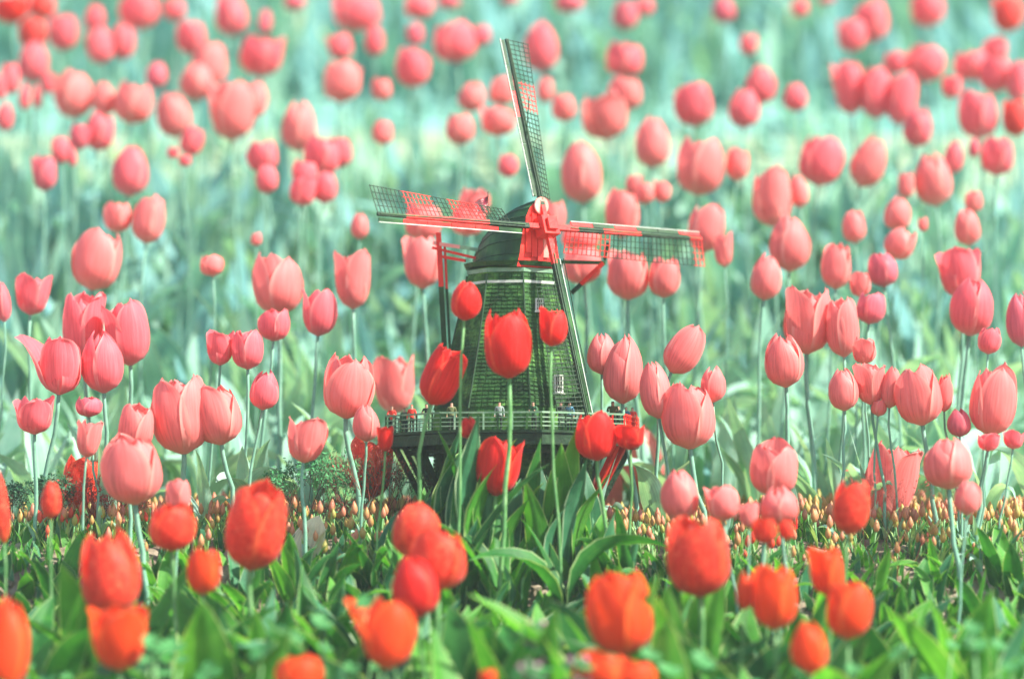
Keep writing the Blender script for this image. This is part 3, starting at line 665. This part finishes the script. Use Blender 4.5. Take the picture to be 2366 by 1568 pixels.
for i, (x, y, w_, h_, tone, kind, lean, fl) in enumerate(rows):
    q = random.Random(1000 + i)
    d = plane_d(y)
    if tone == 'R': d = 3.03 - (.03 if y < 800 else 0)
    elif 860 < y and 880 < x < 1490 and tone in 'p' : d = 3.44 if x < 1300 else 3.46
    elif 800 < y < 1240 and tone in 'pkd' and d < 3.1: d = d + .05
    d = {(2060, 1110): 3.2, (855, 1078): 3.25, (190, 1110): 3.22}.get((int(x), int(y)), d)
    tn = 'r' if tone == 'R' else tone
    hw = w_ / F * d / 2; hh = h_ / F * d
    # small jitter of the axis
    lx = R(-lean + q.uniform(-5, 5)); ly = R(q.uniform(-4, 9))
    Rm = Euler((ly, -lx if False else R(lean * -1 + q.uniform(-8, 8)), 0)).to_matrix()
    c = at(x, y, d); b0 = c - Rm @ Vector((0, 0, hh * .5))
    gx = c.x + (-math.tan(R(-lean)) * .0) + q.uniform(-.02, .02) - Rm.col[2].x * .05; gyy = b0.y + q.uniform(-.01, .01)
    g0 = Vector((gx, gyy, gz(gx, gyy) - .005))
    root = empty('tulip', g0)
    b, n_ = rank[i]
    lab = SPECIAL.get((int(x), int(y))) or f"{SW[kind]} {TW[tone]} tulip, {ORD[n_]} from the left {BANDS[b][1]}"
    tag(root, lab, 'tulip', 'red tulips in the near bed' if tone in 'orms' and y > 1050 else 'red tulips before the windmill' if tone == 'R' else 'pink tulips on the hillside beyond')
    e0 = b0 - g0; L = e0.length; ax = Rm.col[2]
    pts = []
    for k in range(7):
        t = k / 6; P0 = Vector((0, 0, 0)); P1 = Vector((0, 0, L * .45)) + Vector((q.uniform(-.006, .006), 0, 0)); P2 = e0 - ax * L * .25; P3 = e0 + ax * hh * .04
        pts.append(P0 * (1 - t) ** 3 + P1 * 3 * t * (1 - t) ** 2 + P2 * 3 * t * t * (1 - t) + P3 * t ** 3)
    sr = min(.0030, max(.0012, hw * .10)) * (1 if y > 600 else .8)
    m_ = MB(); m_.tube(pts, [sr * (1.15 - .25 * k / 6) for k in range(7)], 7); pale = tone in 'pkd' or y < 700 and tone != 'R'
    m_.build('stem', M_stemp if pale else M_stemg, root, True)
    spin = q.uniform(0, 6.28)
    kinds = [kind] * 3
    if kind == 'cup' and q.random() < .35: kinds[q.randrange(3)] = 'open'
    if kind == 'closed' and q.random() < .25: kinds[q.randrange(3)] = 'cup'
    Rb = Rm
    for k in range(6):
        inner = k >= 3; kk = kinds[k % 3]
        az = spin + 2 * math.pi * (k % 3) / 3 + (math.pi / 3 if inner else 0) + q.uniform(-.1, .1)
        if fl and k == 0: kk = 'flare'; az = math.pi - .25; spin = az
        if inner and kk == 'open': kk = 'cup'
        po = bpy.data.objects.new('petal', petal_mesh(kk, inner, q.randrange(4), tn))
        s_ = q.uniform(.94, 1.03)
        mat = Matrix.Translation(e0) @ Rb.to_4x4() @ Matrix.Rotation(az, 4, 'Z') @ Matrix.Diagonal((hw * .97, hw * .97, hh * s_, 1))
        po.matrix_basis = mat; link(po, root)
    nl = 2 if y < 380 else 3
    for k in range(nl):
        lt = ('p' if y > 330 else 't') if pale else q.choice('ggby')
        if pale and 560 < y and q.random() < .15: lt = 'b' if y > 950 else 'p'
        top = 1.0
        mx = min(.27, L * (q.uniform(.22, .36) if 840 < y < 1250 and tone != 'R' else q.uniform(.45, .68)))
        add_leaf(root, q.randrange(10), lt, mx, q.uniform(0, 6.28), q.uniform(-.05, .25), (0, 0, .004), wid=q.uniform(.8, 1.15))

# ------------------------------------------------------------------ leaf clumps that carry no flower
nclump = 0
def clump(x, y_, hmax, tones, nleaf, lab, grp, broad=False, tilt=(0, .35)):
    o = empty('leaf_clump', (x, y_, gz(x, y_) - .006)); tag(o, lab, 'plant', grp)
    for k in range(nleaf):
        q = rnd; bi = q.random() < .6 if not broad else True
        add_leaf(o, q.randrange(3) if bi else q.randrange(10), q.choice(tones), hmax * q.uniform(.75, 1.15), q.uniform(0, 6.28), q.uniform(*tilt), (q.uniform(-.012, .012), q.uniform(-.012, .012), 0), bi, q.uniform(.8, 1.2))
    return o
spots = []
for _ in range(4000):
    if len(spots) >= 255: break
    d = rnd.uniform(2.3, 3.03) if len(spots) < 190 else rnd.uniform(2.82, 3.05); px = rnd.uniform(-120, 2480); x = (px - 1183) / F * d
    p = fr(x, 0, d); yy = p.y
    if any((x - a) ** 2 + ((yy - b) * 1.2) ** 2 < .036 ** 2 for a, b, *_ in spots): continue
    if px < 140 and 2.85 < d: continue
    spots.append((x, yy, d, px))
spots.sort(key=lambda s: (round((s[2] - 2.3) / .18), s[3]))
cnts = {}
rown = ['nearest the camera', 'second row', 'middle of the bed', 'high on the bank', 'below the buds']
for (x, yy, d, px) in spots:
    bi = min(4, int(round((d - 2.3) / .18))); n_ = cnts.get(bi, 0); cnts[bi] = n_ + 1
    vg = (gz(x, yy) - CAMZ - d * sp_) / cp
    rt = rnd.uniform(1288, 1400); hmax = min(.21 if d < 2.5 else .27, max(.07, -(rt - 784) / F * d - vg))
    w1 = ['upright', 'spreading', 'folded', 'wavy'][n_ % 4]
    ordn = ORD[n_] if n_ < 25 else 'later'
    on = n_ + 1
    side = 'left' if px < 1183 else 'right'; kk_ = (bi, side); cnts[kk_] = cnts.get(kk_, 0) + 1
    clump(x, yy, hmax, 'gygyyb', rnd.randrange(4, 7), f"{w1} green leaves, {ORD[min(39, cnts[kk_] - 1)]} from the left in the {side} half, {rown[bi]}", 'leafy tulip plants in the near bed')
# broad leaves rising before the mill's foot
for px, hpx, d, lab in ((1015, 265, 3.06, 'tall twisted leaves rising before the left end of the gallery'), (1085, 290, 3.03, 'pair of narrow pointed leaves left of the red tulip at the mill foot'),
                   (1262, 190, 3.04, 'short broad folded leaf right of the mill foot'), (1300, 270, 3.05, 'tall upright grey-green leaves before the right side of the mill base'), (1345, 215, 3.06, 'arching leaves under the right gallery struts'),
                   (1060, 170, 3.0, 'green pointed leaves below the small red tulip under the gallery'), (1235, 235, 3.05, 'tall grey-green leaf pair before the middle of the mill base'), (1150, 210, 3.04, 'bright leaves standing behind the central red tulip'), (1390, 150, 3.03, 'low leaves under the right end of the gallery'), (960, 160, 3.05, 'low leaves under the left end of the gallery'), (1120, 150, 3.02, 'low green leaves under the central red tulip'), (1195, 130, 3.0, 'low dark leaves at the foot of the mill door')):
    p = at(px, 1240, d); o = empty('leaf_clump', (p.x, p.y, gz(p.x, p.y) - .004)); tag(o, lab, 'plant', 'broad leaves before the windmill')
    for k in range(5): add_leaf(o, (0, 2, 0, 0, 2)[k], 'gbyby'[(k + int(px)) % 5], hpx / F * d * rnd.uniform(.9, 1.45), rnd.uniform(0, 6.28), rnd.uniform(-.12, .12), (rnd.uniform(-.01, .01), 0, 0), True, rnd.uniform(.8, 1.15))
# cream withered leaf on the bank
p = at(702, 1270, 3.07); o = empty('withered_leaf', (p.x, p.y, gz(p.x, p.y))); tag(o, 'large cream withered leaf standing on the bank left of the mill', 'leaf')
add_leaf(o, 2, 'c', .058, R(70), .1, broad=True, wid=2.4); add_leaf(o, 0, 'c', .045, R(20), .35, broad=True, wid=2.2)

# ------------------------------------------------------------------ masses of blades (nobody could count them)
def blades(name, n, d0, d1, hfun, wfun, mats, xm=200, seed=5, pxr=None, bias=1.0, mw=None):
    g = np.random.RandomState(seed); V = []; Fc = []; uvs = []; mi = []
    for i in range(n):
        d = d0 + (d1 - d0) * g.rand() ** bias
        px = g.uniform(-xm, 2366 + xm) if pxr is None else g.uniform(*pxr)
        x = (px - 1183) / F * d; y_ = fr(0, 0, d).y; z = gz(x, y_)
        h = hfun(d, g, px); wd = wfun(g) * h; az = g.uniform(0, 6.283); ca, sa = math.cos(az), math.sin(az); bend = g.uniform(.05, .75) ** 1.2; b = len(V)
        saz = g.uniform(-1, 1)
        for t, ww in ((0, .5), (.3, 1), (.65, .85), (1.0, .04)):
            ox = bend * h * t * t; zz = z + h * t * (1 - .28 * bend * t) - .004
            for s in (-1, 1):
                V.append((x + ca * ox - sa * s * wd * ww, y_ + sa * ox + ca * s * wd * ww, zz)); uvs.append((.5 + .5 * s, t))
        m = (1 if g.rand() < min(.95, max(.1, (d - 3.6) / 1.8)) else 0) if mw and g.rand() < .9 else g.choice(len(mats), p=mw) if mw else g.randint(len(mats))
        for k in range(3): Fc.append((b + 2 * k, b + 2 * k + 1, b + 2 * k + 3, b + 2 * k + 2)); mi.append(m)
    o = mk(name, V, Fc, mats, None, True, uvs=uvs, midx=mi); tag(o, kind='stuff'); return o
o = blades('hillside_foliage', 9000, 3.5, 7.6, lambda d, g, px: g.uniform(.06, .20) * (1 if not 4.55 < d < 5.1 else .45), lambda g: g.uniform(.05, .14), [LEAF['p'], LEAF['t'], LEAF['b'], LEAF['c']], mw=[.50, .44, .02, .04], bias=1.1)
tag(o, 'pale sage green leaves covering the hillside behind the mill', 'foliage')
o = blades('bank_foliage', 5200, 2.98, 3.40, lambda d, g, px: g.uniform(.012, .034), lambda g: g.uniform(.07, .16), [LEAF['g'], LEAF['b'], LEAF['y']], seed=9)
tag(o, 'low dark green leaves of the small budding tulips on the bank', 'foliage')
o = blades('bed_undergrowth', 3400, 2.3, 3.05, lambda d, g, px: g.uniform(.03, .11) * (1 if d < 2.85 else .45), lambda g: g.uniform(.12, .3), [LEAF['g'], LEAF['b'], LEAF['y']], seed=11)
tag(o, 'short green undergrowth filling the near bed between tulips', 'undergrowth')

# ------------------------------------------------------------------ small budding tulips on the bank
def bud_geo(seed):
    q = random.Random(seed); m = MB(); H = 1.0
    lean = q.uniform(-.12, .12)
    m.tube([(0, 0, 0), (lean * .3, 0, .35), (lean, 0, .70)], .022, 5, m=0)
    # bud: six-sided ovoid with a pinched tip
    prof = [(.66, .02), (.70, .055), (.77, .084), (.85, .078), (.93, .046), (1.0, .010)]
    m.tube([(lean * (1 + .3 * (z - .7)), 0, z) for z, r in prof], [r for z, r in prof], 7, m=1)
    for a in (q.uniform(0, 6), q.uniform(0, 6)):
        n0 = len(m.v); w_ = .05
        ca, sa = math.cos(a), math.sin(a)
        for t, ww in ((0, .4), (.35, 1), (.7, .7), (1, .05)):
            for s in (-1, 1): m.v.append(Vector((ca * .3 * t * t - sa * s * w_ * ww, sa * .3 * t * t + ca * s * w_ * ww, .62 * t)))
        for k in range(3): m._q((n0 + 2 * k, n0 + 2 * k + 1, n0 + 2 * k + 3, n0 + 2 * k + 2), 2)
    return m
def bud_mat(name, low, top):
    m, t, o = newmat(name); tc = N(t, 'ShaderNodeTexCoord'); sx = N(t, 'ShaderNodeSeparateXYZ'); t.links.new(tc.outputs['Generated'], sx.inputs[0])
    n = N(t, 'ShaderNodeTexNoise', i_Scale=3); gm = N(t, 'ShaderNodeNewGeometry'); n.inputs['Scale'].default_value = 60; t.links.new(gm.outputs['Position'], n.inputs['Vector'])
    r = ramp(t, [(.35, low), (.62, top)]); t.links.new(n.outputs[0], r.inputs[0])
    b = N(t, 'ShaderNodeBsdfPrincipled', i_Roughness=.5); t.links.new(r.outputs[0], b.inputs['Base Color'])
    tr = N(t, 'ShaderNodeBsdfTranslucent'); t.links.new(r.outputs[0], tr.inputs[0]); mx = N(t, 'ShaderNodeMixShader'); mx.inputs[0].default_value = .25
    t.links.new(b.outputs[0], mx.inputs[1]); t.links.new(tr.outputs[0], mx.inputs[2]); t.links.new(mx.outputs[0], o.inputs[0]); return m
BM = [bud_mat('bud_salmon', (.50, .33, .08), (.70, .26, .15)), bud_mat('bud_ochre', (.38, .42, .08), (.60, .34, .10)), bud_mat('bud_rose', (.62, .20, .14), (.66, .34, .14))]
BMr = bud_mat('bud_red', (.75, .06, .02), (.86, .12, .05))
bm_ = []
for s in range(6):
    g = bud_geo(s); me = bpy.data.meshes.new('budding_tulip'); me.from_pydata(g.v, [], g.f)
    for mt in (M_stemg, BM[s % 3], LEAF['g']): me.materials.append(mt)
    me.polygons.foreach_set('material_index', g.m); me.shade_smooth(); me.update(); bm_.append((me, g))
redb = bm_[0][0].copy(); redb.materials[1] = BMr
q = random.Random(21); indiv = 0; rest = MB()
cands = []
for k in range(2500):
    d = 3.05 + (.38 * q.random() ** .8); px = q.uniform(-60, 2430)
    if px < 160 and q.random() < .6: continue
    if px < 900 and q.random() < .35: continue
    x = (px - 1183) / F * d; p = fr(x, 0, d)
    c = mill_o
    if (x - c.x) ** 2 + (p.y - c.y) ** 2 < (.104) ** 2: continue
    cands.append((d, px, x, p.y))
cands.sort()
for j, (d, px, x, yy) in enumerate(cands):
    h = q.uniform(.024, .046); s = q.randrange(6); rz = q.uniform(0, 6.28); rx = q.uniform(-.12, .12)
    if indiv < 300 and (j % 2 == 0 or d < 3.1):
        red = (90 < px < 230 or 340 < px < 450 or 520 < px < 660 or 1720 < px < 1800)
        o = bpy.data.objects.new('budding_tulip', redb if red else bm_[s][0]); o.location = (x, yy, gz(x, yy) - .002); o.rotation_euler = (rx, 0, rz); o.scale = (h, h, h)
        link(o); tag(o, 'small red budding tulip in the low row on the bank' if red else 'small salmon and green budding tulip in the low bed on the bank', 'tulip', 'small red buds on the bank' if red else 'small budding tulips on the bank'); indiv += 1
    else:
        g = bm_[s][1]; b = len(rest.v); M4 = Matrix.Translation((x, yy, gz(x, yy) - .002)) @ Matrix.Rotation(rz, 4, 'Z') @ Matrix.Scale(h, 4)
        rest.v += [M4 @ Vector(v_) for v_ in g.v]; rest.f += [tuple(b + i_ for i_ in ff_) for ff_ in g.f]
        bi = q.randrange(3); rest.m += [m if m != 1 else (1, 3, 4)[bi] for m in g.m]
o = rest.build('budding_tulips', [M_stemg, BM[0], LEAF['g'], BM[1], BM[2]], None, True); tag(o, 'mass of small salmon and ochre buds behind the nearer ones', 'tulips', kind='stuff')

# ------------------------------------------------------------------ shrubs and bare bushes on the bank
def shrub(px, py_, wpx, hpx, d, twmat, leafm, nleaf, lab, cat='shrub', grp=None, depth=4, leafsize=5.0, up=.7, nb=5, seed=0, thick=2.0):
    q = random.Random(seed + int(px)); u = d / F; p = at(px, py_, d); gzv = gz(p.x, p.y); o = empty('shrub', (p.x, p.y, gzv)); tag(o, lab, cat, grp)
    H = (p.z - gzv) + 0; top = at(px, py_ - hpx, d).z - gzv
    m = MB(); tips = []
    def grow(pos, dirv, L, r, k):
        if k == 0 or L < 2 * u: tips.append(pos); return
        e = pos + dirv * L; mid = pos + dirv * L * .5 + Vector((q.uniform(-1, 1), q.uniform(-1, 1), 0)) * L * .06
        m.tube([pos, mid, e], [r, r * .85, r * .65], 4, cap=False); tips.append(e); tips.append(mid)
        for _ in range(3 if k > 1 else 2):
            nd = (dirv + Vector((q.uniform(-1, 1), q.uniform(-1, 1), q.uniform(-.2, .8))) * .62).normalized(); grow(e, nd, L * q.uniform(.6, .82), r * .62, k - 1)
    for b in range(nb):
        sx = (b - (nb - 1) / 2) / max(1, nb - 1)
        dv = Vector((sx * 1.2 * wpx / hpx + q.uniform(-.2, .2), q.uniform(-.5, .5), up + .3)).normalized()
        grow(Vector((sx * wpx * .35 * u, q.uniform(-.2, .2) * wpx * u * .5, -.002)), dv, top * .36, thick * u, depth)
    m.build('branches', twmat, o)
    if nleaf:
        lm = MB()
        for _ in range(nleaf):
            c = q.choice(tips) + Vector((q.gauss(0, 1), q.gauss(0, 1), q.gauss(0, 1))) * 5 * u
            a = Vector((q.gauss(0, 1), q.gauss(0, 1), q.gauss(0, 1))).normalized(); b = a.orthogonal().normalized(); s = leafsize * u * q.uniform(.6, 1.3); n0 = len(lm.v)
            lm.v += [c - a * s, c + b * s * .4, c + a * s, c - b * s * .4]; lm._q((n0, n0 + 1, n0 + 2, n0 + 3), 0)
        lo = lm.build('foliage', leafm, o); lo['kind'] = 'stuff'
    return o
M_sg = plain('shrub_leaf_dark', (.02, .10, .04)); M_sg2 = plain('shrub_leaf_green', (.05, .24, .08)); M_sr = plain('shrub_leaf_red', (.35, .06, .04))
G = 'little shrubs along the top of the bank'
shrub(40, 1235, 90, 135, 3.16, M_twig, M_sg, 1100, 'dark leafy shrub at the far left end of the bank', grp=G)
shrub(112, 1235, 60, 150, 3.18, M_twig, M_sg, 800, 'taller dark shrub beside the far left one', grp=G)
shrub(262, 1235, 110, 115, 3.14, M_twigr, M_sr, 250, 'reddish bare bush on the left part of the bank', grp=G, thick=1.6)
shrub(205, 1235, 90, 150, 3.15, M_twigr, M_sr, 200, 'reddish bare bush behind the coral-red tulip at left', grp=G, thick=1.6)
shrub(715, 1235, 120, 185, 3.15, M_twig, M_sg2, 1200, 'green feathery shrub left of the gallery', grp=G, thick=1.6)
shrub(790, 1235, 110, 205, 3.19, M_twig, M_sg2, 1000, 'taller green feathery shrub left of the gallery, nearer the mill', grp=G, thick=1.6)
shrub(855, 1235, 130, 200, 3.16, M_twigr, M_sr, 60, 'leafless red-brown bush behind the coral-red tulip left of the mill', grp=G, depth=5, thick=1.4)
shrub(945, 1235, 130, 150, 3.2, M_twig, M_sg, 300, 'dark bare bush under the left end of the gallery', grp=G, depth=5, thick=1.4)
shrub(2062, 1212, 130, 120, 3.05, M_twigr, M_sr, 90, 'leafless red-brown bush before the pale tulip at right', grp=G, depth=5, thick=1.1, nb=4)
for i, (px, w_) in enumerate(((2150, 70), (2215, 70), (2285, 80), (2350, 70))):
    shrub(px, 1228, w_, 68 + 10 * (i % 2), 3.3, M_twig, M_sg2, 500, f"{['leftmost', 'second', 'third', 'rightmost'][i]} low green bush in the row at the right end of the bank", grp=G, leafsize=4, nb=4, depth=3)
# thin post with short arms
p = at(1841, 1250, 3.1); u = 3.1 / F; o = empty('marker_post', (p.x, p.y, gz(p.x, p.y))); tag(o, 'thin red and green post with two short arms on the bank', 'post')
m = MB(); m.beam((0, 0, -.004), (0, 0, 50 * u), 4 * u, 4 * u, m=0); m.beam((0, 0, 50 * u), (0, 0, 118 * u), 4 * u, 4 * u, m=1); m.build('shaft', [M_green, M_red], o)
for z in (58, 86): m = MB(); m.beam((-10 * u, 0, (z + 2) * u), (-2.1 * u, 0, z * u), 2.6 * u, 2.6 * u); m.build('arm', M_red, o)

# ------------------------------------------------------------------ weeds at the bottom edge
M_weed = plain('weed_leaf', (.045, .20, .05)); M_weed2 = plain('weed_leaf_bright', (.12, .36, .05)); M_mauve = plain('weed_flower_mauve', (.42, .22, .28)); 
def lobed(m, c, nrm, s, mi=0, n=9, q=rnd):
    a = nrm.orthogonal().normalized(); b = nrm.cross(a); n0 = len(m.v); m.v.append(c)
    for k in range(n * 2):
        th = math.pi * k / n; r = s * (1 if k % 2 else .72) * (.35 if k == 0 else 1); m.v.append(c + (a * math.cos(th) + b * math.sin(th)) * r + nrm * s * .22 * (1 if k % 2 else .5))
    for k in range(n * 2): m._q((n0, n0 + 1 + k, n0 + 1 + (k + 1) % (n * 2)), mi)
def nettle(px, top, d, lab):
    p = at(px, top, d); g = gz(p.x, p.y); H = p.z - g; o = empty('dead_nettle', (p.x, p.y, g)); tag(o, lab, 'weed', 'mauve flowering weeds in the near bed')
    m = MB(); m.tube([(0, 0, 0), (.003, 0, H * .5), (0, 0, H)], .0022, 5); m.build('stem', M_stemg, o, True)
    lm = MB(); q = random.Random(int(px)); fl_ = MB()
    for k in range(12):
        z = H * (.35 + .62 * k / 11); s = .016 * (1.15 - .5 * k / 11)
        for a in range(4):
            az = a * 1.57 + k * .78; dv = Vector((math.cos(az), math.sin(az), 0)); lobed(lm, Vector((0, 0, z)) + dv * s * .8, (dv * .5 + Vector((0, 0, .8))).normalized(), s)
            if k > 6: fl_.tube([Vector((0, 0, z)) + dv * .004, Vector((0, 0, z + .007)) + dv * .011], [.0012, .0026], 5)
    lm.build('leaves', M_weed, o); fl_.build('flowers', M_mauve, o)
nettle(1238, 1432, 2.62, 'blurred mauve-tipped weed at the bottom, left of the biggest orange-red tulip')
nettle(1335, 1512, 2.55, 'shorter mauve-tipped weed at the bottom, beside the lowest orange tulips')
nettle(1222, 1525, 2.5, 'short mauve-tipped weed close to the bottom edge, left of centre')
def lobed_weed(px, py_, d, lab, mat, n=7, s=.022):
    p = at(px, py_, d); g = gz(p.x, p.y); o = empty('lobed_weed', (p.x, p.y, g)); tag(o, lab, 'weed', 'lobed green weeds in the near bed')
    q = random.Random(int(px)); H = max(.03, p.z - g)
    for k in range(n):
        c = Vector((q.uniform(-.04, .04), q.uniform(-.03, .03), H * q.uniform(.75, 1.05))); sm = MB(); sm.tube([(0, 0, 0), c * .6 + Vector((0, 0, .01)), c], .0011, 4); sm.build('stalk', M_stemg, o, True)
        lm = MB(); lobed(lm, c, Vector((q.uniform(-.5, .5), -.55, .8)).normalized(), s * q.uniform(.6, 1.1)); lm.build('leaf', mat, o)
lobed_weed(1085, 1512, 2.72, 'bright green lobed leaves near the bottom, left of centre', M_weed2, 6, .016)
for i, (px, py_) in enumerate(((400, 1500), (330, 1540), (480, 1545), (560, 1480), (980, 1520), (1690, 1530), (1600, 1490), (2130, 1520), (60, 1500), (2290, 1480), (770, 1420), (860, 1548), (1760, 1550), (1940, 1545), (200, 1555))):
    lobed_weed(px, py_, 2.62 + .05 * (i % 3), f"green lobed weed {['below the second orange tulip', 'between the left orange tulips', 'left of the bottom orange tulip', 'below the big coral-red tulip', 'right of the cupped orange tulip', 'under the lone right red tulip', 'right of the biggest tulip', 'below the right orange tulip pair', 'beside the tall left-edge tulip', 'near the right edge', 'above the orange tulip with a spread petal', 'at the bottom edge beside the spread-petal tulip', 'at the bottom edge right of centre', 'at the bottom edge under the right tulips', 'at the bottom left corner'][i]}", M_weed, 7, .013)
# clods and stones on the bare patches
q = random.Random(77); cl = MB()
for k in range(1500):
    d = q.uniform(2.4, 3.1); px = q.uniform(-80, 2450); x = (px - 1183) / F * d; y_ = fr(0, 0, d).y; s = q.uniform(.002, .008)
    c = Vector((x, y_, gz(x, y_) + s * .3)); ax = Euler((q.uniform(0, 3), q.uniform(0, 3), q.uniform(0, 3))).to_matrix(); cl.box(c, s, s * .7, s * .55, (ax.col[0], ax.col[1], ax.col[2]))
tag(cl.build('soil_clods', M_soil), 'crumbly soil clods scattered between the plants', 'soil', kind='stuff')
